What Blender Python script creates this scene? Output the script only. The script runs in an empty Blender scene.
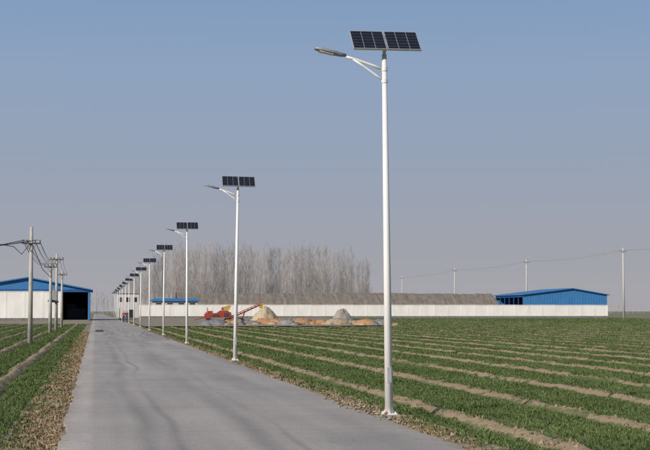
import bpy, math, random
import numpy as np
from mathutils import Vector
random.seed(4); rng=np.random.default_rng(7)
S=bpy.context.scene
S.view_settings.view_transform='Standard'; S.view_settings.look='None'; S.view_settings.exposure=0
COL=S.collection
# ---------------- camera ----------------
F=1380.0; CH=1.784; YAW=math.radians(9.44); PIT=math.radians(3.566)
cd=bpy.data.cameras.new("camera"); cam=bpy.data.objects.new("camera",cd); COL.objects.link(cam)
cam.location=(0,0,CH); cam.rotation_euler=(math.pi/2+PIT,0,-YAW)
cd.sensor_width=36; cd.lens=36*F/650; cd.clip_end=9000; cd.clip_start=0.1
S.camera=cam
sa,ca,sp,cp=math.sin(YAW),math.cos(YAW),math.sin(PIT),math.cos(PIT)
def ray(u,v):
    xc=(u-325)/F; yc=(225-v)/F
    return (sa*cp+xc*ca-yc*sa*sp, ca*cp-xc*sa-yc*ca*sp, sp+yc*cp)
def atY(u,v,Y):      # survey helper: X and Z of a sight line at distance Y
    d=ray(u,v); t=Y/d[1]; return t*d[0], CH+t*d[2]
def gp(u,v):
    d=ray(u,v); t=-CH/d[2]; return t*d[0], t*d[1]
# ---------------- materials ----------------
def nt(name):
    m=bpy.data.materials.new(name); m.use_nodes=True
    return m, m.node_tree.nodes, m.node_tree.links, m.node_tree.nodes["Principled BSDF"]
def mat(name,c1,c2=None,scale=5,rough=0.8,metal=0,bump=0,stretch=(1,1,1),island=0,detail=6,spec=0.3):
    m,N,L,B=nt(name)
    B.inputs["Roughness"].default_value=rough; B.inputs["Metallic"].default_value=metal
    B.inputs["Specular IOR Level"].default_value=spec
    if c2 is None: c2=tuple(x*0.82 for x in c1)
    tc=N.new("ShaderNodeTexCoord"); mp=N.new("ShaderNodeMapping"); mp.inputs["Scale"].default_value=stretch
    L.new(tc.outputs["Object"],mp.inputs[0])
    n=N.new("ShaderNodeTexNoise"); n.inputs["Scale"].default_value=scale; n.inputs["Detail"].default_value=detail
    L.new(mp.outputs[0],n.inputs[0])
    r=N.new("ShaderNodeValToRGB"); r.color_ramp.elements[0].position=0.32; r.color_ramp.elements[1].position=0.68
    r.color_ramp.elements[0].color=(*c2,1); r.color_ramp.elements[1].color=(*c1,1)
    L.new(n.outputs[0],r.inputs[0]); out=r.outputs[0]
    if island:
        g=N.new("ShaderNodeNewGeometry"); mr=N.new("ShaderNodeMapRange")
        mr.inputs[3].default_value=1-island; mr.inputs[4].default_value=1+island
        L.new(g.outputs["Random Per Island"],mr.inputs[0])
        mx=N.new("ShaderNodeVectorMath"); mx.operation='SCALE'
        L.new(out,mx.inputs[0]); L.new(mr.outputs[0],mx.inputs["Scale"]); out=mx.outputs[0]
    L.new(out,B.inputs["Base Color"])
    if bump:
        b=N.new("ShaderNodeBump"); b.inputs["Strength"].default_value=bump; b.inputs["Distance"].default_value=0.02
        L.new(n.outputs[0],b.inputs["Height"]); L.new(b.outputs[0],B.inputs["Normal"])
    return m
# ---------------- mesh helpers ----------------
def npmesh(name,V,Fc,m,parent=None,smooth=False,loc=(0,0,0)):
    V=np.asarray(V,dtype=np.float32).reshape(-1,3); Fc=np.asarray(Fc,dtype=np.int32); k=Fc.shape[1]
    me=bpy.data.meshes.new(name); me.vertices.add(len(V)); me.vertices.foreach_set("co",V.ravel())
    me.loops.add(Fc.size); me.loops.foreach_set("vertex_index",Fc.ravel())
    me.polygons.add(len(Fc)); me.polygons.foreach_set("loop_start",np.arange(len(Fc),dtype=np.int32)*k)
    me.polygons.foreach_set("loop_total",np.full(len(Fc),k,dtype=np.int32))
    me.polygons.foreach_set("use_smooth",np.full(len(Fc),bool(smooth)))
    me.update(calc_edges=True); me.validate()
    if m: me.materials.append(m)
    return link(name,me,parent,loc)
def link(name,me,parent=None,loc=(0,0,0)):
    o=bpy.data.objects.new(name,me); COL.objects.link(o); o.location=loc
    if parent: o.parent=parent
    return o
def empty(name,loc=(0,0,0),rz=0):
    e=bpy.data.objects.new(name,None); COL.objects.link(e); e.location=loc; e.rotation_euler=(0,0,rz); e.empty_display_size=0.3; return e
class MB:   # mesh builder
    def __init__(s): s.v=[]; s.f=[]
    def box(s,c,d,rot=None):
        b=len(s.v)
        for x in(-.5,.5):
            for y in(-.5,.5):
                for z in(-.5,.5):
                    p=Vector((x*d[0],y*d[1],z*d[2]))
                    if rot is not None: p.rotate(rot)
                    s.v.append(tuple(p+Vector(c)))
        for q in((0,1,3,2),(4,6,7,5),(0,4,5,1),(2,3,7,6),(0,2,6,4),(1,5,7,3)): s.f.append([b+i for i in q])
        return s
    def tube(s,pts,rad,n=10,caps=True):
        pts=[Vector(p) for p in pts]
        if not hasattr(rad,'__len__'): rad=[rad]*len(pts)
        b=len(s.v)
        for i,p in enumerate(pts):
            t=(pts[min(i+1,len(pts)-1)]-pts[max(i-1,0)]).normalized()
            a=t.cross(Vector((0,1,0)) if abs(t.y)<.9 else Vector((1,0,0))).normalized(); c=t.cross(a)
            for k in range(n):
                an=2*math.pi*k/n; s.v.append(tuple(p+(a*math.cos(an)+c*math.sin(an))*rad[i]))
        for i in range(len(pts)-1):
            for k in range(n):
                s.f.append([b+i*n+k,b+i*n+(k+1)%n,b+(i+1)*n+(k+1)%n,b+(i+1)*n+k])
        if caps:
            s.f.append([b+k for k in range(n)][::-1]); s.f.append([b+(len(pts)-1)*n+k for k in range(n)])
        return s
    def poly(s,pts):
        b=len(s.v); s.v+= [tuple(p) for p in pts]; s.f.append(list(range(b,b+len(pts)))); return s
    def prism(s,prof,y0,y1):  # profile list (x,z) extruded along y
        b=len(s.v); n=len(prof)
        s.v+=[(x,y0,z) for x,z in prof]+[(x,y1,z) for x,z in prof]
        s.f.append([b+i for i in range(n)]); s.f.append([b+n+i for i in range(n)][::-1])
        for i in range(n): s.f.append([b+i,b+n+i,b+n+(i+1)%n,b+(i+1)%n])
        return s
    def mesh(s,name,m,smooth=False,bevel=0):
        me=bpy.data.meshes.new(name); me.from_pydata(s.v,[],s.f); 
        import bmesh
        bm=bmesh.new(); bm.from_mesh(me); bmesh.ops.recalc_face_normals(bm,faces=bm.faces)
        if bevel: bmesh.ops.bevel(bm,geom=list(bm.edges),offset=bevel,segments=2,affect='EDGES')
        bm.to_mesh(me); bm.free()
        if smooth:
            for p in me.polygons: p.use_smooth=len(p.vertices)==4
        me.materials.append(m); return me
    def obj(s,name,m,parent=None,loc=(0,0,0),**k): return link(name,s.mesh(name,m,**k),parent,loc)
# ---------------- world + sun ----------------
sunv=Vector((-0.70,-0.56,0.46)).normalized()
elev=math.asin(sunv.z); az=math.atan2(sunv.x,sunv.y)
w=bpy.data.worlds.new("World"); S.world=w; w.use_nodes=True
N=w.node_tree.nodes; L=w.node_tree.links; bg=N["Background"]; bg.inputs[1].default_value=0.1
sky=N.new("ShaderNodeTexSky"); sky.sky_type='NISHITA'; sky.sun_disc=False; sky.sun_elevation=elev; sky.sun_rotation=az
sky.dust_density=3; sky.air_density=1.2
tc=N.new("ShaderNodeTexCoord"); sx=N.new("ShaderNodeSeparateXYZ"); L.new(tc.outputs["Generated"],sx.inputs[0])
mr=N.new("ShaderNodeMapRange"); mr.inputs[1].default_value=0; mr.inputs[2].default_value=0.35; L.new(sx.outputs[2],mr.inputs[0])
cr=N.new("ShaderNodeValToRGB"); e=cr.color_ramp
def lin(r,g,b): 
    f=lambda c:((c/255+0.055)/1.055)**2.4
    return (f(r),f(g),f(b),1)
e.elements[0].position=0; e.elements[0].color=lin(167,165,169)
e.elements[1].position=1; e.elements[1].color=lin(104,142,190)
for p,c in((0.12,(161,163,172)),(0.28,(152,163,181)),(0.47,(143,163,190)),(0.64,(130,157,192))):
    x=e.elements.new(p); x.color=lin(*c)
L.new(mr.outputs[0],cr.inputs[0])
sc=N.new("ShaderNodeVectorMath"); sc.operation='SCALE'; sc.inputs["Scale"].default_value=10; L.new(cr.outputs[0],sc.inputs[0])
fm=N.new("ShaderNodeMapRange"); fm.inputs[1].default_value=0.3; fm.inputs[2].default_value=0.7; L.new(sx.outputs[2],fm.inputs[0])
mx=N.new("ShaderNodeMixRGB"); L.new(fm.outputs[0],mx.inputs[0]); L.new(sc.outputs[0],mx.inputs[1]); L.new(sky.outputs[0],mx.inputs[2])
L.new(mx.outputs[0],bg.inputs[0])
ld=bpy.data.lights.new("sun","SUN"); ld.energy=4.4; ld.angle=math.radians(0.6); ld.color=(1,0.93,0.82)
so=bpy.data.objects.new("sun",ld); COL.objects.link(so); so.rotation_euler=(-sunv).to_track_quat('-Z','Y').to_euler()
# ---------------- ground ----------------
M_far=mat("far_ground",(0.21,0.195,0.13),(0.15,0.16,0.09),scale=0.02,rough=1)
npmesh("ground",[(-3500,-300,-0.04),(3500,-300,-0.04),(3500,6000,-0.04),(-3500,6000,-0.04)],[(0,1,2,3)],M_far)
def hash_noise(x,y,s=1.0):
    return (np.sin(x*1.7*s+3*np.sin(y*0.9*s))+np.sin(y*1.3*s+2.1*np.sin(x*1.1*s+1))+np.sin((x+y)*2.9*s))/3
def smat_field(name,x0,per,halfw,g1,g2,br1,br2):
    m,N,L,B=nt(name); B.inputs["Roughness"].default_value=0.95; B.inputs["Specular IOR Level"].default_value=0.1
    tc=N.new("ShaderNodeTexCoord"); sx=N.new("ShaderNodeSeparateXYZ"); L.new(tc.outputs["Object"],sx.inputs[0])
    def M(op,a,b=None):
        q=N.new("ShaderNodeMath"); q.operation=op
        for i,t in enumerate((a,b)):
            if t is None: continue
            if isinstance(t,(int,float)): q.inputs[i].default_value=t
            else: L.new(t,q.inputs[i])
        return q.outputs[0]
    def noise(sc,st=(1,1,1),det=5):
        mp=N.new("ShaderNodeMapping"); mp.inputs["Scale"].default_value=st; L.new(tc.outputs["Object"],mp.inputs[0])
        n=N.new("ShaderNodeTexNoise"); n.inputs["Scale"].default_value=sc; n.inputs["Detail"].default_value=det; L.new(mp.outputs[0],n.inputs[0]); return n.outputs[0]
    wob=M('MULTIPLY',M('SUBTRACT',noise(0.5),0.5),0.35)
    fr=M('PINGPONG',M('SUBTRACT',M('ADD',sx.outputs[0],wob),x0),per/2)   # 0 at stripe
    hw=M('ADD',halfw,M('MULTIPLY',M('SUBTRACT',noise(3.0),0.5),0.45))
    stripe=N.new("ShaderNodeMapRange"); L.new(M('SUBTRACT',fr,hw),stripe.inputs[0])
    stripe.inputs[1].default_value=0.03; stripe.inputs[2].default_value=-0.05
    rows=M('PINGPONG',sx.outputs[0],0.11)
    rowf=N.new("ShaderNodeMapRange"); L.new(rows,rowf.inputs[0]); rowf.inputs[1].default_value=0.02; rowf.inputs[2].default_value=0.10
    rowf.inputs[3].default_value=0.0; rowf.inputs[4].default_value=0.35
    patch=N.new("ShaderNodeMapRange"); L.new(noise(0.22,(1,0.35,1)),patch.inputs[0]); patch.inputs[1].default_value=0.62; patch.inputs[2].default_value=0.78;patch.inputs[4].default_value=0.5
    fine=N.new("ShaderNodeMapRange"); L.new(noise(9),fine.inputs[0]); fine.inputs[1].default_value=0.55; fine.inputs[2].default_value=0.72; fine.inputs[4].default_value=0.6
    def mixc(f,a,b):
        q=N.new("ShaderNodeMixRGB")
        for i,t in enumerate((f,a,b)):
            if isinstance(t,tuple): q.inputs[i].default_value=(*t,1)
            else: L.new(t,q.inputs[i])
        return q.outputs[0]
    green=mixc(noise(1.5,(1,0.3,1)),g1,g2); brown=mixc(noise(4),br1,br2)
    f=M('MAXIMUM',stripe.outputs[0],M('MAXIMUM',rowf.outputs[0],M('MAXIMUM',patch.outputs[0],fine.outputs[0])))
    L.new(mixc(f,green,brown),B.inputs["Base Color"])
    b=N.new("ShaderNodeBump"); b.inputs["Strength"].default_value=0.7; b.inputs["Distance"].default_value=0.04
    L.new(noise(14),b.inputs["Height"]); L.new(b.outputs[0],B.inputs["Normal"])
    return m
XS,PER=5.97,2.27; XL,PERL=-2.25,1.7
M_fr=smat_field("crop_soil_right",XS,PER,0.19,(0.070,0.098,0.034),(0.095,0.125,0.045),(0.33,0.26,0.175),(0.23,0.175,0.115))
M_fl=smat_field("crop_soil_left",XL,PERL,0.20,(0.065,0.098,0.033),(0.09,0.125,0.043),(0.32,0.25,0.17),(0.22,0.17,0.11))
def ridge(x,x0,per): 
    d=np.abs((x-x0+per/2)%per-per/2); return d
def zf(x,y,x0,per):
    d=ridge(x+0.06*np.sin(y*0.6)+0.05*np.sin(y*0.23+x),x0,per)
    return 0.015+0.10*np.exp(-(d/0.14)**2)*(0.8+0.3*hash_noise(x*2,y*1.1))-0.03*np.exp(-((d-.3)/0.1)**2)+0.014*hash_noise(x*4,y*4)
def grid(name,xs,ys,zfun,m,jit=0.012,jx=0):
    X,Y=np.meshgrid(xs,ys); Z=zfun(X,Y)+rng.uniform(-jit,jit,X.shape)
    V=np.stack([X,Y,Z],-1).reshape(-1,3); nx=len(xs); ny=len(ys)
    i=(np.arange(ny-1)[:,None]*nx+np.arange(nx-1)[None]).ravel()
    return npmesh(name,V,np.stack([i,i+1,i+nx+1,i+nx],-1),m,smooth=True)
ysn=[-25.0+ i for i in range(35)]
y=10.0
while y<322: ysn.append(y); y+=0.0062*y
ys=np.array(ysn+[322.0])
xr=np.concatenate([np.arange(5.05,24,0.09),np.arange(24,70,0.3),np.arange(70,210,1.5)])
grid("crop_field",xr,ys,lambda a,b:zf(a,b,XS,PER),M_fr,jit=.016)
ysl=ys[ys<190]
xl=np.concatenate([np.arange(-60,-14,0.3),np.arange(-14,-0.95,0.09)])
grid("crop_field",xl,ysl,lambda a,b:zf(a,b,XL,PERL),M_fl,jit=.016)
def zv(a,b): return 0.012+0.02*hash_noise(a*3,b*2)+0.012*hash_noise(a*9,b*7)
M_straw=mat("verge_soil",(0.31,0.25,0.18),(0.19,0.15,0.105),scale=5,rough=0.95,bump=0.8)
yv=ys
grid("verge_soil",np.arange(-1.25,-0.3,0.06),yv,zv,M_straw,jit=0.02)
grid("verge_soil",np.arange(4.4,5.36,0.06),yv,zv,M_straw,jit=0.02)
M_yard=mat("yard_dirt",(0.30,0.25,0.185),(0.2,0.165,0.12),scale=0.5,rough=0.95,bump=0.4)
pts=[(5.3,150),(9,152),(13,150),(20,153),(27,152),(33,158),(36,175),(44,220),(52,300),(52,329),(5.3,329)]
MB().poly([(a,b,0.12) for a,b in pts]).obj("yard_ground",M_yard)
MB().poly([(a,b,0.05) for a,b in [(-0.45,186),(-60,186),(-60,300),(-0.45,300)]]).obj("yard_ground",M_yard)
# ---------------- road ----------------
m,N,L,B=nt("road_concrete"); B.inputs["Roughness"].default_value=0.85; B.inputs["Specular IOR Level"].default_value=0.25
tc=N.new("ShaderNodeTexCoord"); sx=N.new("ShaderNodeSeparateXYZ"); L.new(tc.outputs["Object"],sx.inputs[0])
def M(op,a,b=None):
    q=N.new("ShaderNodeMath"); q.operation=op
    for i,t in enumerate((a,b)):
        if t is None: continue
        if isinstance(t,(int,float)): q.inputs[i].default_value=t
        else: L.new(t,q.inputs[i])
    return q.outputs[0]
def noise(sc,st=(1,1,1),det=6):
    mp=N.new("ShaderNodeMapping"); mp.inputs["Scale"].default_value=st; L.new(tc.outputs["Object"],mp.inputs[0])
    n=N.new("ShaderNodeTexNoise"); n.inputs["Scale"].default_value=sc; n.inputs["Detail"].default_value=det; L.new(mp.outputs[0],n.inputs[0]); return n.outputs[0]
def MR(v,a,b,c,d):
    q=N.new("ShaderNodeMapRange"); L.new(v,q.inputs[0])
    for i,t in enumerate((a,b,c,d)): q.inputs[i+1].default_value=t
    return q.outputs[0]
val=MR(noise(1.2,(1,0.06,1)),0.3,0.7,0.84,1.12)
val=M('MULTIPLY',val,MR(noise(0.35),0.3,0.7,0.90,1.07))
val=M('MULTIPLY',val,MR(noise(28),0.3,0.7,0.86,1.12))
val=M('MULTIPLY',val,MR(noise(4.5,(1,.5,1)),0.62,0.70,1.0,0.88))
wob=M('MULTIPLY',M('SUBTRACT',noise(0.05,(0.2,1,1),2),0.5),1.6)
for c,wd,dk in((0.75,0.13,0.76),(1.15,0.07,0.70),(2.25,0.16,0.78),(2.7,0.06,0.74),(3.6,0.2,0.9)):
    dd=M('ABSOLUTE',M('SUBTRACT',M('ADD',sx.outputs[0],wob),c))
    k=MR(dd,wd*0.2,wd*1.6,dk,1.0); brk=MR(noise(0.25,(1,0.25,1)),0.4,0.6,0,1)
    mxq=N.new("ShaderNodeMixRGB"); L.new(brk,mxq.inputs[0]); mxq.inputs[1].default_value=(1,1,1,1); L.new(k,mxq.inputs[2])
    val=M('MULTIPLY',val,mxq.outputs[0])
dm=M('MULTIPLY',MR(sx.outputs[0],0.02,-0.12,0,1),MR(noise(2,(1,0.2,1)),0.35,0.6,0.5,1))
jd=M('PINGPONG',sx.outputs[1],2.5); val=M('MULTIPLY',val,MR(jd,0.012,0.03,0.80,1))
cm=N.new("ShaderNodeMixRGB"); cm.inputs[1].default_value=(0.345,0.318,0.300,1); cm.inputs[2].default_value=(0.45,0.41,0.375,1); L.new(dm,cm.inputs[0])
ed=M('ADD',M('MAXIMUM',MR(sx.outputs[0],4.0,4.65,0,1),MR(sx.outputs[0],-0.1,-0.5,0,1)),M('MULTIPLY',M('SUBTRACT',noise(3),0.5),1.6))
cm2=N.new("ShaderNodeMixRGB"); L.new(MR(ed,0.55,1.2,0,0.8),cm2.inputs[0]); L.new(cm.outputs[0],cm2.inputs[1]); cm2.inputs[2].default_value=(0.33,0.27,0.20,1)
vm=N.new("ShaderNodeVectorMath"); vm.operation='SCALE'; L.new(cm2.outputs[0],vm.inputs[0]); L.new(val,vm.inputs["Scale"]); L.new(vm.outputs[0],B.inputs["Base Color"])
bp=N.new("ShaderNodeBump"); bp.inputs["Strength"].default_value=0.3; bp.inputs["Distance"].default_value=0.01; L.new(noise(40),bp.inputs["Height"]); L.new(bp.outputs[0],B.inputs["Normal"])
M_road=m
yr=np.concatenate([np.arange(-40,60,0.25),np.arange(60,330,1.5),np.arange(330,900,15)])
V=[];Fc=[]
for i,yy in enumerate(yr):
    a=-0.43+0.05*math.sin(yy*1.3)*math.sin(yy*.37)+random.uniform(-.025,.025); b=4.58+0.06*math.sin(yy*.9+1)*math.sin(yy*.31)+random.uniform(-.03,.03)
    V+=[(a,yy,-0.03),(a,yy,0.062),(b,yy,0.062),(b,yy,-0.03)]
    if i:
        p=(i-1)*4; q=i*4
        for k in range(3): Fc.append((p+k,p+k+1,q+k+1,q+k))
npmesh("road",V,Fc,M_road)
# ---------------- crops ----------------
M_crop=mat("wheat_leaf",(0.118,0.158,0.055),(0.068,0.104,0.033),scale=0.7,rough=0.75,island=0.5,stretch=(1,.4,1),spec=0.15)
M_dry=mat("dry_grass",(0.35,0.27,0.17),(0.21,0.155,0.095),scale=2,rough=0.9,island=0.4,spec=0.1)
def blades(P,B,h,wd,lean,name=None):
    n=len(P); Pn=np.repeat(P,B,0); N_=n*B
    hh=np.repeat(h,B)*rng.uniform(.6,1.25,N_); ww=np.repeat(wd,B)
    an=rng.uniform(0,2*np.pi,N_); la=rng.uniform(0,2*np.pi,N_); ln=rng.uniform(.2,1,N_)*lean
    Pn=Pn+np.stack([rng.normal(0,.035,N_),rng.normal(0,.035,N_),np.zeros(N_)],-1)
    dx=np.stack([np.cos(an)*ww,np.sin(an)*ww,np.zeros(N_)],-1)
    mid=Pn+np.stack([np.cos(la)*hh*ln*.35,np.sin(la)*hh*ln*.35,hh*.62],-1)
    tip=Pn+np.stack([np.cos(la)*hh*ln,np.sin(la)*hh*ln,hh*(1-.35*ln)],-1)
    V=np.stack([Pn-dx,Pn+dx,mid+dx*.8,tip,mid-dx*.8],1)
    i=np.arange(N_)[:,None]*5
    return V.reshape(-1,3), i+np.array([[0,1,2,3,4]])
def field_pts(xa,xb,ya,yb,dens,x0,per,keepw,wedge):
    n=int((xb-xa)*(yb-ya)*dens); x=rng.uniform(xa,xb,n); y=rng.uniform(ya,yb,n)
    x=np.round(x/0.22)*0.22+rng.normal(0,.028,n)
    d=ridge(x+0.06*np.sin(y*0.6)+0.05*np.sin(y*0.23+x),x0,per)+0.09*hash_noise(x*3,y*2)
    k=(d>keepw)&wedge(x,y)&(x>xa)&(x<xb)
    pn=hash_noise(x*.45,y*.2)*.6+hash_noise(x*2.1,y*1.4)*.5; k&=(rng.uniform(0,1,n)>np.clip((pn-.2)*1.5,0,.8))
    x=x[k];y=y[k]
    return np.stack([x,y,zf(x,y,x0,per)-.01],-1)
wr=lambda m:(lambda x,y:(x<0.405*y+m)&~((y>148)&(x<34+(y-150)*.11)))
Vs=[];Fs=[];off=0
def add(V,Fc):
    global off
    Vs.append(V);Fs.append(Fc+off);off+=len(V)
for ya,yb,dens,B_,h,wd in((13,30,135,5,.080,.0055),(30,50,88,5,.085,.008),(50,80,45,4,.09,.014),(80,125,20,4,.10,.024),(125,200,6,3,.12,.045),(200,321,2.6,3,.14,.07)):
    P=field_pts(5.25,0.405*yb+2,ya,yb,dens,XS,PER,0.235,wr(2)); n=len(P)
    add(*blades(P,B_,np.full(n,h)*(1+.35*hash_noise(P[:,0]*1.9,P[:,1]*1.2)),np.full(n,wd),0.9))
npmesh("wheat_crop",np.concatenate(Vs),np.concatenate(Fs),M_crop)
print("crop blades",off//5)
Vs=[];Fs=[];off=0
for ya,yb,dens,B_,h,wd in((12,30,150,5,.09,.0055),(30,50,90,5,.095,.008),(50,80,48,4,.10,.014),(80,186,16,4,.11,.028)):
    P=field_pts(-0.09*yb-3,-1.1,ya,yb,dens,XL,PERL,0.27,lambda x,y:x>-0.085*y-2); n=len(P)
    add(*blades(P,B_,np.full(n,h)*(1+.35*hash_noise(P[:,0]*1.9,P[:,1]*1.2)),np.full(n,wd),0.9))
npmesh("wheat_crop",np.concatenate(Vs),np.concatenate(Fs),M_crop)
def scatter_dry(name,xc,xw,ya,yb,n,hmax,B_=6):
    y=ya+(yb-ya)*rng.uniform(0,1,n)**1.6; x=xc+rng.uniform(-xw,xw,n)
    k=hash_noise(x*3,y*1.1)+rng.normal(0,.3,n)>-0.15; x=x[k];y=y[k]
    P=np.stack([x,y,np.full(len(x),.01)],-1)
    return blades(P,B_,rng.uniform(.3,1,len(x))*hmax,.004+y*.00022,1.3)
Vs=[];Fs=[];off=0
add(*scatter_dry("",-0.80,0.34,12,120,9000,.09)); 
npmesh("dry_grass",np.concatenate(Vs),np.concatenate(Fs),M_dry)
Vs=[];Fs=[];off=0
add(*scatter_dry("",4.92,0.28,12,140,4200,.08))
n=2600; yy=12+110*rng.uniform(0,1,n)**1.5; kx=rng.integers(0,18,n); xx=XS+PER*kx+rng.normal(0,.13,n)
P=np.stack([xx,yy,zf(xx,yy,XS,PER)-.01],-1); add(*blades(P,4,rng.uniform(.03,.09,n),.005+yy*.00025,1.3))
npmesh("dry_grass",np.concatenate(Vs),np.concatenate(Fs),M_dry)
Vs=[];Fs=[];off=0   # green weeds in the verges and on the ridges
n=1100; yy=12+100*rng.uniform(0,1,n)**1.5; xx=np.where(rng.uniform(0,1,n)<.6,5.05,-.95)+rng.normal(0,.16,n); xx=np.where((xx>-.5)&(xx<4.65),5.1,xx)
P=np.stack([xx,yy,np.full(n,.02)],-1); add(*blades(P,7,rng.uniform(.03,.09,n),.005+yy*.00022,1.2))
n=1500; yy=14+70*rng.uniform(0,1,n); kx=rng.integers(0,12,n); xx=XS+PER*kx+rng.normal(0,.15,n)
P=np.stack([xx,yy,zf(xx,yy,XS,PER)-.01],-1); add(*blades(P,6,rng.uniform(.03,.07,n),.005+yy*.00022,1.2))
npmesh("verge_weeds",np.concatenate(Vs),np.concatenate(Fs),M_crop)
M_clod=mat("clod",(0.30,0.24,0.165),(0.20,0.155,0.105),scale=9,rough=0.95,island=0.25,bump=.5)
def clods(P,r):
    n=len(P); base=np.array([(1,0,0),(0,1,0),(-1,0,0),(0,-1,0),(0,0,.8),(0,0,-.6)],float)
    V=P[:,None,:]+base[None]*r[:,None,None]*rng.uniform(.6,1.3,(n,6,3))+rng.normal(0,.15,(n,6,3))*r[:,None,None]
    t=np.array([(0,1,4),(1,2,4),(2,3,4),(3,0,4),(1,0,5),(2,1,5),(3,2,5),(0,3,5)])
    return V.reshape(-1,3),(np.arange(n)[:,None,None]*6+t[None]).reshape(-1,3)
n=18000; yy=12+100*rng.uniform(0,1,n)**1.6; kx=rng.integers(0,16,n); xx=XS+PER*kx+rng.normal(0,.11,n)
PA=np.stack([xx,yy,zf(xx,yy,XS,PER)],-1)
n=2600; yy=12+100*rng.uniform(0,1,n)**1.6; xx=4.92+rng.normal(0,.15,n); PB=np.stack([xx,yy,np.full(n,.02)],-1)
n=3500; yy=12+100*rng.uniform(0,1,n)**1.6; xx=-.82+rng.normal(0,.2,n); PC=np.stack([xx,yy,np.full(n,.02)],-1)
n=4500; yy=12+100*rng.uniform(0,1,n)**1.6; xx=XL-PERL*rng.integers(0,6,n)+rng.normal(0,.13,n); PD=np.stack([xx,yy,zf(xx,yy,XL,PERL)],-1)
P=np.concatenate([PA,PB,PC,PD]); r=np.clip(rng.lognormal(-4.3,.5,len(P)),.005,.05)
V,Fc=clods(P,r); npmesh("soil_clods",V,Fc,M_clod)
n=200; P=np.stack([rng.normal(4.66,.13,n),rng.normal(24.6,1.3,n),np.full(n,.06)],-1); P[:,2]+=np.abs(rng.normal(0,.02,n))
V,Fc=clods(P,rng.uniform(.015,.045,n)); npmesh("soil_heap",V,Fc,M_clod)
# ---------------- street lamps ----------------
M_white=mat("white_paint",(0.76,0.75,0.73),(0.69,0.68,0.66),scale=3,rough=0.4,stretch=(1,1,.3),spec=.4)
M_alu=mat("aluminium",(0.62,0.63,0.65),rough=0.4,metal=0.6)
M_head=mat("lamp_housing",(0.33,0.34,0.36),rough=0.5,metal=.3)
M_led=mat("led_glass",(0.75,0.75,0.65),rough=0.2)
M_cell=mat("solar_cell",(0.012,0.015,0.028),(0.008,0.010,0.018),scale=6,rough=0.3,spec=.35)
M_line=mat("busbar",(0.22,0.23,0.26),rough=.5)
M_conc=mat("concrete",(0.36,0.33,0.29),(0.27,0.25,0.22),scale=6,rough=0.9,bump=.4)
M_dark=mat("dark_steel",(0.06,0.06,0.065),rough=.6)
pole=MB().tube([(0,0,.05),(0,0,3),(0,0,6.12)],[.072,.057,.040],20)
pole.tube([(0,0,6.1),(0,0,6.34)],[.03,.03],12)
me_pole=pole.mesh("pole",M_white,smooth=True)
fl=MB().box((0,0,.075),(.23,.23,.02))
for sx_ in(-.09,.09):
    for sy_ in(-.09,.09): fl.tube([(sx_,sy_,.08),(sx_,sy_,.11)],.012,6)
for a in range(4):
    c,s_=math.cos(a*math.pi/2),math.sin(a*math.pi/2)
    fl.poly([(.06*c,.06*s_,.085),(.105*c,.105*s_,.085),(.072*c,.072*s_,.16)])
fl.tube([(0,0,5.64),(0,0,5.70)],.054,16).tube([(0,0,5.84),(0,0,5.90)],.053,16)
me_fl=fl.mesh("flange",M_white)
me_foot=MB().box((0,0,.0),(.34,.34,.13)).mesh("footing",M_conc,bevel=.015)
me_door=MB().box((0,-.068,.72),(.07,.012,.26)).box((.0,-.073,.62),(.012,.01,.02)).mesh("access_door",M_alu,bevel=.002)
arm=MB().tube([(0,0,5.86),(-.2,0,5.935),(-.5,0,6.035),(-.76,0,6.10)],[.026,.025,.023,.022],10)
arm.tube([(0,0,5.67),(-.15,0,5.77),(-.36,0,5.92),(-.56,0,6.05)],[.02,.02,.018,.018],10)
me_arm=arm.mesh("arm",M_white,smooth=True)
from mathutils import Euler
tilt=Euler((0,math.radians(12),0))
hd=MB()
def hp(x,y,z):
    p=Vector((x,y,z)); p.rotate(tilt); return tuple(p+Vector((-.70,0,6.10)))
prof=[(0.04,.03,.028),(-.06,.04,.036),(-.14,.10,.036),(-.36,.11,.028),(-.47,.09,.02),(-.51,.05,.012)]
for x,wy,hz in prof:
    for k in range(10):
        a=2*math.pi*k/10; sq=lambda t:math.copysign(abs(t)**.6,t)
        hd.v.append(hp(x,wy*sq(math.cos(a)),hz*sq(math.sin(a))))
for i in range(len(prof)-1):
    for k in range(10): hd.f.append([i*10+k,i*10+(k+1)%10,(i+1)*10+(k+1)%10,(i+1)*10+k])
hd.f.append(list(range(10))); hd.f.append([50+k for k in range(10)])
for i in range(7): hd.box(hp(-.18-.035*i,0,.036),(.008,.16,.02),tilt)
me_head=hd.mesh("lamp_head",M_head,smooth=True)
me_led=MB().box(hp(-.30,0,-.032),(.24,.15,.010),tilt).mesh("led_plate",M_led)
TL=Euler((math.radians(44),0,0))
def pp(x,y,z):
    p=Vector((x,y,z)); p.rotate(TL); return tuple(p+Vector((0.02,0,6.36)))
pc=MB(); pf=MB(); pl=MB()
for s_ in(-1,1):
    cx=s_*.295; W=.575; H=.53
    pc.box(pp(cx,0,0),(W-.02,H-.02,.022),TL)
    for yy in(-H/2,H/2): pf.box(pp(cx,yy,0),(W,.014,.035),TL)
    for xx in(-W/2+.006,W/2-.006): pf.box(pp(cx+xx,0,0.0005),(.012,H-.015,.034),TL)
    for i in(1,2): pl.box(pp(cx-W/2+W*i/3,0,.0125),(.009,H-.03,.003),TL)
    for j in range(1,6): pl.box(pp(cx,-H/2+H*j/6,.0118),(W-.03,.0022,.0025),TL)
pf.box(pp(0,-.15,-.03),(1.1,.03,.03),TL).box(pp(0,.15,-.03),(1.1,.03,.03),TL).box(pp(-.02,0,-.06),(.05,.4,.04),TL)
pf.tube([(0,0,6.2),(0,.02,6.33)],.025,8)
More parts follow.
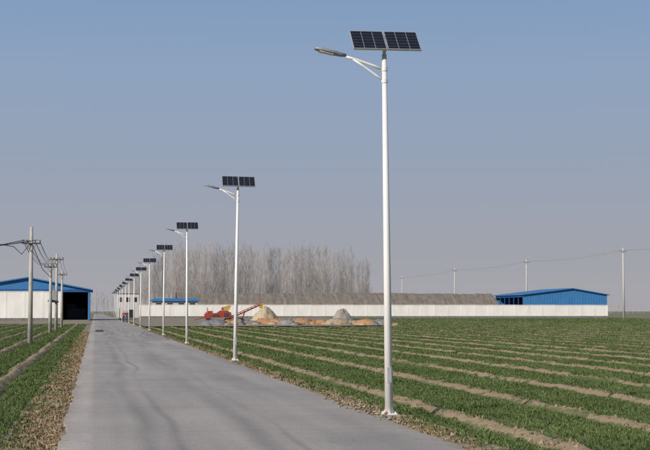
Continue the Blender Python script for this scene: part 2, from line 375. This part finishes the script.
me_pc=pc.mesh("solar_cells",M_cell); me_pf=pf.mesh("panel_frame",M_alu); me_pl=pl.mesh("cell_lines",M_line)
leans=[-.65,.75,-.3,.2,-.4,.3,.1,-.2,.3,0,.2,-.2,0,.1]
for i in range(14):
    e=empty("street_lamp",(4.86,22.7+25.8*i,0.0)); e.rotation_euler=(math.radians(random.uniform(-.3,.3)),math.radians(leans[i]),math.radians(random.uniform(-3,3)) if i else 0)
    for nme,me in(("pole",me_pole),("flange",me_fl),("footing",me_foot),("access_door",me_door),("arm",me_arm),("lamp_head",me_head),("led_plate",me_led),("solar_cells",me_pc),("panel_frame",me_pf),("cell_lines",me_pl)):
        link(nme,me,e)
# ---------------- utility poles & wires ----------------
M_pole=mat("pole_concrete",(0.45,0.43,0.39),(0.34,0.32,0.29),scale=2,rough=.85)
M_pale=mat("hazed_far_pole",(0.5,0.48,0.46),rough=.9)  # lighter than the near poles, air haze mixed into the colour
M_ins=mat("insulator",(0.18,0.13,0.11),rough=.3)
M_wire=mat("wire",(0.05,0.05,0.055),rough=.6)
def upole(x,y,h,r=.13,arms=((-.35,1.3),),m=M_pole,rz=0,name="utility_pole"):
    e=empty(name,(x,y,0),rz); MB().tube([(0,0,-.1),(0,0,h)],[r,r*.62],14).obj("shaft",m,e,smooth=True)
    a=MB(); ins=MB()
    for dz,wd in arms:
        a.box((0,-r*.8,h+dz),(wd,.07,.07)).tube([(-wd*.3,-r*.8,h+dz),(0,-r*.8,h+dz-.45)],.015,5).tube([(wd*.3,-r*.8,h+dz),(0,-r*.8,h+dz-.45)],.015,5)
        for t in(-.46,-.2,.2,.46):
            ins.tube([(wd*t,-r*.8,h+dz+.03),(wd*t,-r*.8,h+dz+.09),(wd*t,-r*.8,h+dz+.13),(wd*t,-r*.8,h+dz+.2)],[.02,.05,.035,.045],8)
    a.obj("crossarm",M_dark,e); ins.obj("insulators",M_ins,e); return e
def wire(mb,a,b,sag,r=.012,n=14):
    a=Vector(a);b=Vector(b); P=[]
    for i in range(n+1):
        t=i/n; p=a.lerp(b,t); p.z-=sag*4*t*(1-t); P.append(p)
    mb.tube(P,r,4)
x1,y1=gp(30,344); h1=atY(30,227,y1)[1]
upole(x1,y1,h1,.14,((-.9,1.0),))
x2,y2=gp(50,333.5); h2=atY(50,262,y2)[1]; x3,y3=gp(56,331); h3=atY(55,254,y3)[1]; x4,y4=gp(61.5,328); h4=atY(61,271,y4)[1]
upole(x2,y2,h2,.15,((-.4,1.0),)); upole(x3,y3,h3,.15,((-.5,1.2),)); upole(x4,y4,h4,.15,((-.4,1.0),))
e=empty("pole_transformer",((x2+x3)/2,(y2+y3)/2,0)); L_=math.hypot(x3-x2,y3-y2)
MB().box((0,0,2.6),(.5,L_-.1,.12)).obj("platform",M_dark,e)
t=MB().box((0,0,3.1),(.55,.8,.85))
for i in range(6): t.box((-.30,-.3+i*.12,3.1),(.06,.03,.6))
for i in(-.25,0,.25): t.tube([(0,i,3.5),(0,i,3.75)],[.05,.03],8)
t.obj("tank",mat("transformer_grey",(.3,.32,.32),rough=.6),e)
wm=MB()
for k in(-.45,-.2,.2,.45):
    wire(wm,(x1+k,y1,h1-.75),(x2+k,y2,h2-.2),.5)
    wire(wm,(x3+k*1.1,y3,h3-.3),(x1+k,y1,h1-.75),.9)
    wire(wm,(x3+k*1.1,y3,h3-.3),(x4+k,y4,h4-.2),.2)
    wire(wm,(x1+k*.8,y1,h1-.7),(x1-14+k,y1-6,h1-.2+k*.7),1.0,.014)
wm.tube([(x1-.05,y1-.15,h1-.9),(x1-.5,y1-.2,h1-1.5),(x1-.9,y1-.6,h1-1.1),(x1-1.6,y1-.9,h1-1.0)],.022,5)
wm.tube([(x1+.05,y1-.15,h1-.9),(x1+.5,y1+3,h1-2.2),(x1+.6,y1+15,h1-2.4),(x2,y2,h2-.6)],.02,5)
wm.obj("power_lines",M_wire)
PR=[(119,300,16.2),(120,375,16.3),(119.5,452,16.2),(125.5,560,16.2)]
wm=MB()
for i,(x,y,h) in enumerate(PR):
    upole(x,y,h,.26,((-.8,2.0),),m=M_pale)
    if i:
        a=PR[i-1]
        for k in(-.9,.9): wire(wm,(a[0]+k,a[1],a[2]-.5),(x+k,y,h-.5),.7,.014)
for k in(-.9,.9): wire(wm,(119+k,300,15.7),(122+k,225,15.7),.7,.014)
wm.obj("power_lines",mat("hazed_far_wire",(.2,.2,.2)))  # far wires greyed, with haze put into their base colour
# ---------------- boundary walls ----------------
M_wall=mat("whitewash",(0.76,0.74,0.71),(0.66,0.64,0.61),scale=.6,rough=.85,stretch=(1,1,.4))
M_plinth=mat("grey_plinth",(0.20,0.20,0.20),(0.13,0.13,0.13),scale=2,rough=.9)
def bwall(x0,x1,Y,zt,n):
    e=empty("boundary_wall",(0,Y,0)); wl=MB()
    wl.box(((x0+x1)/2,0,(zt+.55)/2),(x1-x0,.24,zt-.55))
    for i in range(n+1): wl.box((x0+(x1-x0)*i/n,0,zt/2+.30),(.4,.29,zt-.54))
    wl.obj("wall_panels",M_wall,e); MB().box(((x0+x1)/2,0,.28),(x1-x0+.4,.36,.54)).obj("plinth",M_plinth,e)
    cp=MB()
    for i in range(n): a=x0+(x1-x0)*i/n; b=x0+(x1-x0)*(i+1)/n; cp.box(((a+b)/2,0,zt+.055+.015*(i%3)),(b-a-.01,.40,.10))
    cp.obj("coping",M_wall,e)
YW=331; bwall(atY(140,311,YW)[0],atY(607,311,YW)[0],YW,atY(400,305.2,YW)[1],34)
YL=248; bwall(atY(-70,311,YL)[0],atY(61,311,YL)[0],YL,atY(30,291.8,YL)[1],7)
# ---------------- blue sheds ----------------
M_blue=mat("blue_sheet",(0.050,0.19,0.42),(0.042,0.165,0.37),scale=.6,rough=.55,spec=.3)
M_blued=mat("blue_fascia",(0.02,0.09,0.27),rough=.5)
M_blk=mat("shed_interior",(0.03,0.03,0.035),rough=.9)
def shed(name,x0,x1,y0,y1,ze,zr,xr_,open_left=False,front=None,ribs=True):
    e=empty(name,(0,0,0))
    o=.5; th=.22
    sl=(zr-ze)/(xr_-x0); sr=(zr-ze)/(x1-xr_)
    rf=MB().prism([(x0-o,ze-sl*o+th),(xr_,zr+th),(x1+o,ze-sr*o+th),(x1+o,ze-sr*o),(xr_,zr),(x0-o,ze-sl*o)],y0-.6,y1+.6)
    rf.obj("roof",M_blue,e)
    w=MB()
    if front is None:
        w.prism([(x0,0),(x1,0),(x1,ze-.01),(xr_,zr-.01),(x0,ze-.01)],y0,y0+.12)
        if ribs:
            xx=x0+.4
            while xx<x1-.3:
                zt_=ze+((xx-x0)*sl if xx<xr_ else (x1-xx)*sr)-.08
                w.box((xx,y0-.02,zt_/2),(.09,.05,zt_)); xx+=.75
    else:
        f0,f1,fh=front
        w.prism([(x0,0),(f0,0),(f0,ze-.01),(x0,ze-.01)],y0,y0+.12)
        w.prism([(x0,ze-.01),(x1,ze-.01),(xr_,zr-.01)],y0,y0+.12)
        if f1<x1: w.box(((f1+x1)/2,y0+.06,ze/2),(x1-f1,.12,ze-.02))
    w.prism([(x0,0),(x1,0),(x1,ze-.01),(xr_,zr-.01),(x0,ze-.01)],y1-.12,y1)
    w.box((x1-.06,(y0+y1)/2,ze/2),(.12,y1-y0-.3,ze-.05))
    if not open_left: w.box((x0+.06,(y0+y1)/2,ze/2),(.12,y1-y0-.3,ze-.05))
    w.obj("walls",M_blue,e)
    if open_left:
        c=MB(); k=6
        for i in range(k+1): c.box((x0+.1,y0+.3+(y1-y0-.6)*i/k,ze/2),(.2,.2,ze-.05))
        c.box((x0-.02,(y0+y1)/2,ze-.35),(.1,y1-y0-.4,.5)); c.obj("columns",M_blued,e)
    MB().box(((x0+x1)/2,(y0+y1)/2+.2,.06),(x1-x0-.4,y1-y0-.6,.1)).obj("floor",M_conc,e)
    return e
Y0=345; X0,ze=atY(523,294.8,Y0); X1=atY(607,295,Y0)[0]; XR,zr=atY(572,288.8,Y0)
e=shed("blue_storage_shed",X0,X1,Y0,Y0+25,ze,zr,XR,open_left=True)
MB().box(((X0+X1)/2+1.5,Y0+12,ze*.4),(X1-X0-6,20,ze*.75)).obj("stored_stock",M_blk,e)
Y0=262; X0=atY(-45,290,Y0)[0]; X1,ze=atY(90,290,Y0); XR,zr=atY(28,278,Y0); f0=atY(60,300,Y0)[0]; f1=atY(88,300,Y0)[0]
e=shed("blue_farm_shed",X0,X1,Y0,Y0+30,ze,zr,XR,front=(f0,f1,ze))
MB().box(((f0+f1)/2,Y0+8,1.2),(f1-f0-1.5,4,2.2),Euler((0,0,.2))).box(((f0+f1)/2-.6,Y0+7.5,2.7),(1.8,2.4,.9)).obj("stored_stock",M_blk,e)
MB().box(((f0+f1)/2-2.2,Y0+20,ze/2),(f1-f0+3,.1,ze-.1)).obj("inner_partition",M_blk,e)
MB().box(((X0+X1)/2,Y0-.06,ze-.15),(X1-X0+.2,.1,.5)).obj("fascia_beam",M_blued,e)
Y0=338; X0,_=atY(152,300,Y0); X1=atY(199,300,Y0)[0]; zt=atY(170,298.3,Y0)[1]
e=empty("small_blue_building",(0,0,0))
MB().box(((X0+X1)/2,Y0+3,(zt-.5)/2),(X1-X0-.6,6,zt-.6)).obj("walls",mat("cream_plaster",(.5,.5,.5)),e)
MB().prism([(X0-.3,zt-.7),(X1+.3,zt-.7),(X1+.3,zt-.45),(X1-.8,zt),(X0+.8,zt),(X0-.3,zt-.45)],Y0-.5,Y0+6.5).obj("roof",M_blue,e)
wn=MB()
for i in range(4): wn.box((X0+1.6+i*(X1-X0-3.2)/3,Y0-.02,zt-1.7),(1.3,.08,1.1))
wn.obj("windows",M_blk,e)
Y0=365; X0,_=atY(112,300,Y0); X1=atY(139,300,Y0)[0]; zt=atY(120,293.5,Y0)[1]
e=empty("gatehouse",(0,0,0)); X0=max(X0,5.6)
MB().box(((X0+X1)/2,Y0+2.5,zt/2),(X1-X0,5,zt)).obj("walls",mat("pale_plaster",(.55,.53,.52),(.47,.45,.44)),e)
MB().box(((X0+X1)/2,Y0+2.5,zt+.12),(X1-X0+.5,5.6,.22)).obj("roof_slab",M_conc,e)
d=MB()
for i in range(3): d.box((X0+1+i*(X1-X0-2)/2,Y0-.02,zt-1.6),(.9,.08,1.2))
d.box(((X0+X1)/2+.8,Y0-.02,1.1),(1,.08,2.1)); d.obj("windows",M_blk,e)
# ---------------- long straw-covered greenhouse roof ----------------
M_thatch=mat("straw_mat",(0.225,0.190,0.160),(0.155,0.135,0.118),scale=1.0,rough=1,stretch=(1,.3,1),bump=.6)
Y0=352; X0=atY(178,300,Y0)[0]; X1=atY(501,300,Y0)[0]; zt=atY(300,293.2,Y0+9)[1]
xs=np.arange(X0,X1,.7); prof=[(0,0),(0,3.0),(2,4.1),(5,5.3),(8.5,zt),(10,zt-.1),(13,3),(13.2,0)]
V=[];Fc=[]
for i,xx in enumerate(xs):
    seam=.07*((i%5)==0)
    for k,(dy,z) in enumerate(prof):
        V.append((xx,Y0+dy,z+(random.uniform(-.07,.07)+.10*math.sin(xx*.11)+.05*math.sin(xx*.43+1.3*math.sin(xx*.07))+seam if k>0 and k<7 else 0)))
K=len(prof)
for i in range(len(xs)-1):
    for k in range(K-1): Fc.append((i*K+k,(i+1)*K+k,(i+1)*K+k+1,i*K+k+1))
npmesh("straw_covered_greenhouse",V,Fc,M_thatch)
# ---------------- bare trees ----------------
M_tree=mat("hazed_poplar_bark",(0.37,0.335,0.315),(0.31,0.285,0.268),scale=.3,rough=1,island=.12,spec=0)  # pale low-contrast bark: distance haze is put into the base colour
def seg(Vs,Fs,a,b,ra,rb,n=3):
    a=np.array(a);b=np.array(b); t=b-a; t/=np.linalg.norm(t)+1e-9
    u=np.cross(t,[0.3,.9,.1]); u/=np.linalg.norm(u)+1e-9; v=np.cross(t,u); o=len(Vs)
    for p,r in((a,ra),(b,rb)):
        for k in range(n):
            an=2*math.pi*k/n; Vs.append(p+(u*math.cos(an)+v*math.sin(an))*r)
    for k in range(n): Fs.append((o+k,o+(k+1)%n,o+n+(k+1)%n,o+n+k))
def poplar(h,R,dens=34,rs=1.0,tw=5):
    Vs=[];Fs=[]; p=np.array([0.,0,0]); N_=7
    path=[p]
    for i in range(1,N_+1):
        path.append(np.array([R.normal(0,.12)*i*.5,R.normal(0,.12)*i*.5,h*i/N_]))
    rad=lambda z:max(.015,.12*(1-z/h)**.8)*rs
    for i in range(N_): seg(Vs,Fs,path[i],path[i+1],rad(path[i][2]),rad(path[i+1][2]),5)
    for j in range(dens):
        f=R.uniform(.18,.97); i=min(int(f*N_),N_-1); q=f*N_-i; s=path[i]*(1-q)+path[i+1]*q
        an=R.uniform(0,6.28); ln=h*R.uniform(.10,.24)*(1.15-f*.8); up=R.uniform(1.0,2.2)
        d=np.array([math.cos(an),math.sin(an),up]); d/=np.linalg.norm(d)
        m_=s+d*ln*.5+R.normal(0,.1,3); e_=s+d*ln+np.array([0,0,ln*.25])
        r0=.030*rs
        seg(Vs,Fs,s,m_,r0,r0*.7); seg(Vs,Fs,m_,e_,r0*.7,r0*.3)
        for k in range(tw):
            q=R.uniform(.2,1); b0=s+(e_-s)*q; a2=R.uniform(0,6.28); dd=np.array([math.cos(a2)*.6,math.sin(a2)*.6,R.uniform(.5,1.3)])*ln*R.uniform(.2,.5)
            seg(Vs,Fs,b0,b0+dd,r0*.45,r0*.22)
    return np.array(Vs),np.array(Fs)
R=np.random.default_rng(11)
protos=[poplar(24,R,44,tw=8) for _ in range(7)]
def grove(name,plist,m):
    V=[];Fc=[];o=0
    for (x,y,s,k) in plist:
        v,f=protos[k]; a=R.uniform(0,6.28); c,s_=math.cos(a),math.sin(a)
        q=v*s; q=np.stack([q[:,0]*c-q[:,1]*s_+x,q[:,0]*s_+q[:,1]*c+y,q[:,2]],-1)
        V.append(q);Fc.append(f+o);o+=len(v)
    npmesh(name,np.concatenate(V),np.concatenate(Fc),m)
pl=[]
for row in range(5):
    Y=490+row*9
    u=124+row*2
    while u<368:
        top=250+4*math.sin(u*.045+row)+ (max(0,(165-u))*.75) + max(0,(u-325))*.33 + R.normal(0,2.6)
        X,Z=atY(u,top,Y); pl.append((X,Y+R.normal(0,1.5),Z/24,R.integers(0,7))); u+=R.uniform(4,9)
grove("bare_poplar_grove",pl,M_tree)
print("trees",len(pl))
M_tree2=mat("hazed_tree_bark",(0.40,0.37,0.365),(0.35,0.325,0.32),scale=.3,rough=1,spec=0)  # paler still, the haze over the far belt is painted into its colour
protos=[poplar(24,R,16,2.4) for _ in range(4)]
pl=[]
for row in range(3):
    u=-60
    while u<760:
        Y=1000+row*40
        top=303+2.5*math.sin(u*.03+row*2)+R.normal(0,1.2)-(9 if 60<u<135 else 0)
        X,Z=atY(u,top,Y); pl.append((X,Y+R.normal(0,8),Z/24,R.integers(0,4))); u+=R.uniform(2.5,6)
grove("distant_tree_belt",pl,M_tree2)
# ---------------- yard things ----------------
def heap(name,cx,cy,rx,ry,h,m,seed=0,n=26,pw=1.0,rings=9,rough=.02):
    r=np.random.default_rng(seed); V=[];Fc=[]
    for i in range(rings+1):
        t=i/rings
        for k in range(n):
            a=2*math.pi*k/n; wob=1+.10*math.sin(3*a+seed)+.06*math.sin(7*a+seed*2)
            z=h*(1-t**pw)*(1+.05*math.sin(5*a+9*t))+r.normal(0,rough*h)*(0<t<1)
            V.append((cx+rx*t*wob*math.cos(a),cy+ry*t*wob*math.sin(a),max(z,0.02) if t<1 else 0.05))
    for i in range(rings):
        for k in range(n): Fc.append((i*n+k,(i+1)*n+k,(i+1)*n+(k+1)%n,i*n+(k+1)%n))
    return npmesh(name,V,Fc,m,smooth=True)
M_sand=mat("sand",(0.46,0.38,0.27),(0.36,0.29,0.2),scale=3,rough=1,bump=.6)
M_gravel=mat("gravel",(0.34,0.31,0.27),(0.23,0.21,0.19),scale=6,rough=1,bump=.8)
x,z=atY(265,306.5,205); heap("sand_pile",x,205,2.5,2.4,z,M_sand,1,pw=1.35,rough=.035)
x,z=atY(342,310,215); heap("gravel_pile",x,215,1.8,1.8,z,M_gravel,2,pw=2.2,rough=.06)
M_tarp=[mat("tarp_grey",(0.26,0.25,0.24),(0.15,0.14,0.14),scale=2,rough=.8),mat("tarp_orange",(0.46,0.24,0.11),(0.28,0.17,0.09),scale=2.5,rough=.8),mat("tarp_dark",(0.12,0.13,0.14),(0.2,0.2,0.2),scale=2,rough=.7),mat("straw_sack",(0.42,0.33,0.22),(0.28,0.21,0.14),scale=5,rough=.9)]
u=204; i=0
while u<382:
    wpx=random.uniform(10,24); Y=random.uniform(163,176); X,Z=atY(u+wpx/2,random.uniform(318.5,321),Y)
    k=random.choice([0,3,1,3,2,0,1]) 
    heap("tarp_covered_heap",X,Y,wpx*.085,1.3,max(Z,.35),M_tarp[k],i+5,n=22,pw=3.2,rough=.09); i+=1
    for q in range(3):
        heap("sack_pile",X+random.uniform(-1.4,1.4),Y-3+random.uniform(-1,1),random.uniform(.3,.8),.5,random.uniform(.2,.5),M_tarp[random.choice([1,3,0,2,3])],i*7+q+50,n=14,pw=3,rough=.08)
    u+=wpx*.7
# red grain machine
M_red=mat("red_paint",(0.36,0.055,0.038),(0.25,0.045,0.03),scale=3,rough=.6)
M_yel=mat("yellow_paint",(0.50,0.32,0.07),rough=.6); M_tyre=mat("tyre_rubber",(0.03,0.03,0.03),rough=.9)
mx_,_=atY(219,311,182); e=empty("grain_loading_machine",(mx_,182,0.12))
b=MB().prism([(-1.9,.9),(1.6,.9),(1.6,1.3),(1.1,1.75),(.2,1.75),(-.3,1.4),(-1.9,1.3)],-.6,.6)
b.box((.7,0,1.95),(.7,.9,.35)).box((-1.2,0,1.5),(.7,.8,.35)); b.obj("body",M_red,e,bevel=.03)
en=MB().box((-.5,-.63,1.1),(.8,.06,.3)).box((.9,-.63,1.2),(.6,.06,.45)).tube([(-1.5,.2,1.6),(-1.5,.2,2.1)],.05,6); en.obj("engine_panels",M_dark,e)
fr=MB()
for xx in(-1.7,1.5):
    for yy in(-.55,.55): fr.tube([(xx,yy,.1),(xx,yy,1.5)],.05,6)
fr.box((0,-.66,.85),(4.2,.08,.12)).box((0,.66,.85),(4.2,.08,.12)).tube([(-1.9,0,.85),(-3.2,0,.5)],.06,6)
fr.obj("frame",M_red,e)
cv=MB(); A=Vector((1.2,0,.5)); Bv=Vector((5.6,0,2.5))
for yy in(-.3,.3):
    cv.tube([(A.x,yy,A.z),(Bv.x,yy,Bv.z)],.045,6); cv.tube([(A.x,yy,A.z+.32),(Bv.x,yy,Bv.z+.26)],.035,6)
    for i in range(10):
        t=i/9; p=A.lerp(Bv,t); cv.tube([(p.x,yy,p.z),(p.x+.22,yy,p.z+.38)],.02,4)
cv.tube([(3.4,-.3,1.5),(2.9,-.4,.2)],.05,6).tube([(3.4,.3,1.5),(2.9,.4,.2)],.05,6)
cv.obj("conveyor_boom",M_red,e)
MB().box(tuple((A+Bv)/2+Vector((0,0,.1))),(4.8,.5,.05),Euler((0,-math.atan2(2.0,4.4),0))).obj("belt",M_tyre,e)
MB().prism([(5.3,2.65),(5.9,2.75),(5.75,2.0),(5.45,2.0)],-.3,.3).obj("spout",M_yel,e)
MB().prism([(.5,2.2),(1.6,2.45),(1.3,1.78),(.6,1.78)],-.5,.5).obj("hopper",M_yel,e)
wh=MB()
for xx in(-1.3,1.1,2.9):
    for yy in(-.8,.8):
        wh.tube([(xx,yy-.1,.38),(xx,yy-.06,.38),(xx,yy+.06,.38),(xx,yy+.1,.38)],[.32,.38,.38,.32],16)
wh.obj("wheels",M_tyre,e)
# ---------------- pedestrian ----------------
def person(name,loc,rz,jacket,trousers):
    e=empty(name,loc,rz)
    def skin(nm,verts,edges,rads,m,root=0,sub=2):
        me=bpy.data.meshes.new(nm); me.from_pydata(verts,edges,[]); o=link(nm,me,e)
        o.modifiers.new("skin","SKIN")
        for i,r in enumerate(rads):
            sv=me.skin_vertices[0].data[i]; sv.radius=(r,r) if not isinstance(r,tuple) else r; sv.use_root=(i==root)
        s=o.modifiers.new("sub","SUBSURF"); s.levels=sub; s.render_levels=sub
        me.materials.append(m); return o
    skinm=bpy.data.materials.get("skin") or mat("skin",(.45,.27,.19),rough=.6)
    hair=bpy.data.materials.get("hair") or mat("hair",(.02,.016,.013),rough=.6)
    skin("trousers",[(0,0,.95),(.09,0,.88),(.10,-.12,.50),(.10,-.10,.12),(-.09,0,.88),(-.10,.08,.50),(-.10,.28,.16),(0,0,1.03)],
         [(0,1),(1,2),(2,3),(0,4),(4,5),(5,6),(0,7)],[.14,.10,.07,.055,.10,.07,.055,.14],trousers)
    skin("shoes",[(.10,-.08,.06),(.10,-.24,.035)],[(0,1)],[.045,.04],hair); skin("shoes",[(-.10,.31,.10),(-.10,.19,.03)],[(0,1)],[.045,.04],hair)
    skin("jacket",[(0,0,1.0),(0,.0,1.2),(0,.01,1.38),(.18,.01,1.40),(.24,.07,1.13),(.22,-.03,.90),(-.18,.01,1.40),(-.24,-.06,1.13),(-.22,-.2,.93),(0,.0,1.47)],
         [(0,1),(1,2),(2,3),(3,4),(4,5),(2,6),(6,7),(7,8),(2,9)],[.15,.15,.14,.075,.055,.045,.075,.055,.045,.06],jacket)
    skin("head",[(0,0,1.46),(0,-.01,1.55),(0,-.015,1.63),(0,-.0,1.70)],[(0,1),(1,2),(2,3)],[.05,.075,.092,.06],skinm)
    skin("hair",[(0,.03,1.62),(0,.02,1.70),(0,-.01,1.735)],[(0,1),(1,2)],[.085,.088,.06],hair)
    f=MB().tube([(0,-.10,1.63),(0,-.125,1.60)],[.01,.016],6)
    for s_ in(-1,1): f.tube([(s_*.09,0,1.64),(s_*.10,0,1.60)],[.018,.012],6)
    f.obj("nose_and_ears",skinm,e)
    for s_,hx,hy,hz in((1,.22,-.05,.87),(-1,-.22,-.23,.90)):
        V=[(hx,hy,hz),(hx,hy-.01,hz-.06)];E=[(0,1)];Rr=[(.026,.022),(.034,.018)]
        for k in range(4):
            yy=hy-.035+k*.02; ln=(.06,.075,.08,.065)[k]; b0=len(V)
            V+=[(hx,yy,hz-.085),(hx-s_*.01,yy,hz-.085-ln*.5),(hx-s_*.025,yy,hz-.085-ln)]; E+=[(1,b0),(b0,b0+1),(b0+1,b0+2)]; Rr+=[.009,.0085,.007]
        b0=len(V); V+=[(hx-s_*.01,hy-.04,hz-.05),(hx-s_*.02,hy-.06,hz-.09)]; E+=[(0,b0),(b0,b0+1)]; Rr+=[.010,.008]
        skin("hand",V,E,Rr,skinm,sub=1)
    return e
M_jr=mat("red_jacket",(.42,.05,.05),rough=.8); M_jb=mat("blue_jacket",(.05,.09,.22),rough=.8); M_tr=mat("dark_trousers",(.03,.035,.05),rough=.9)
px,py=atY(128,311,205)[0],205
person("pedestrian",(px-.6,py,.062),.0,M_jr,M_tr)
person("pedestrian",(px+.05,py+9,.062),.2,M_jb,M_tr)
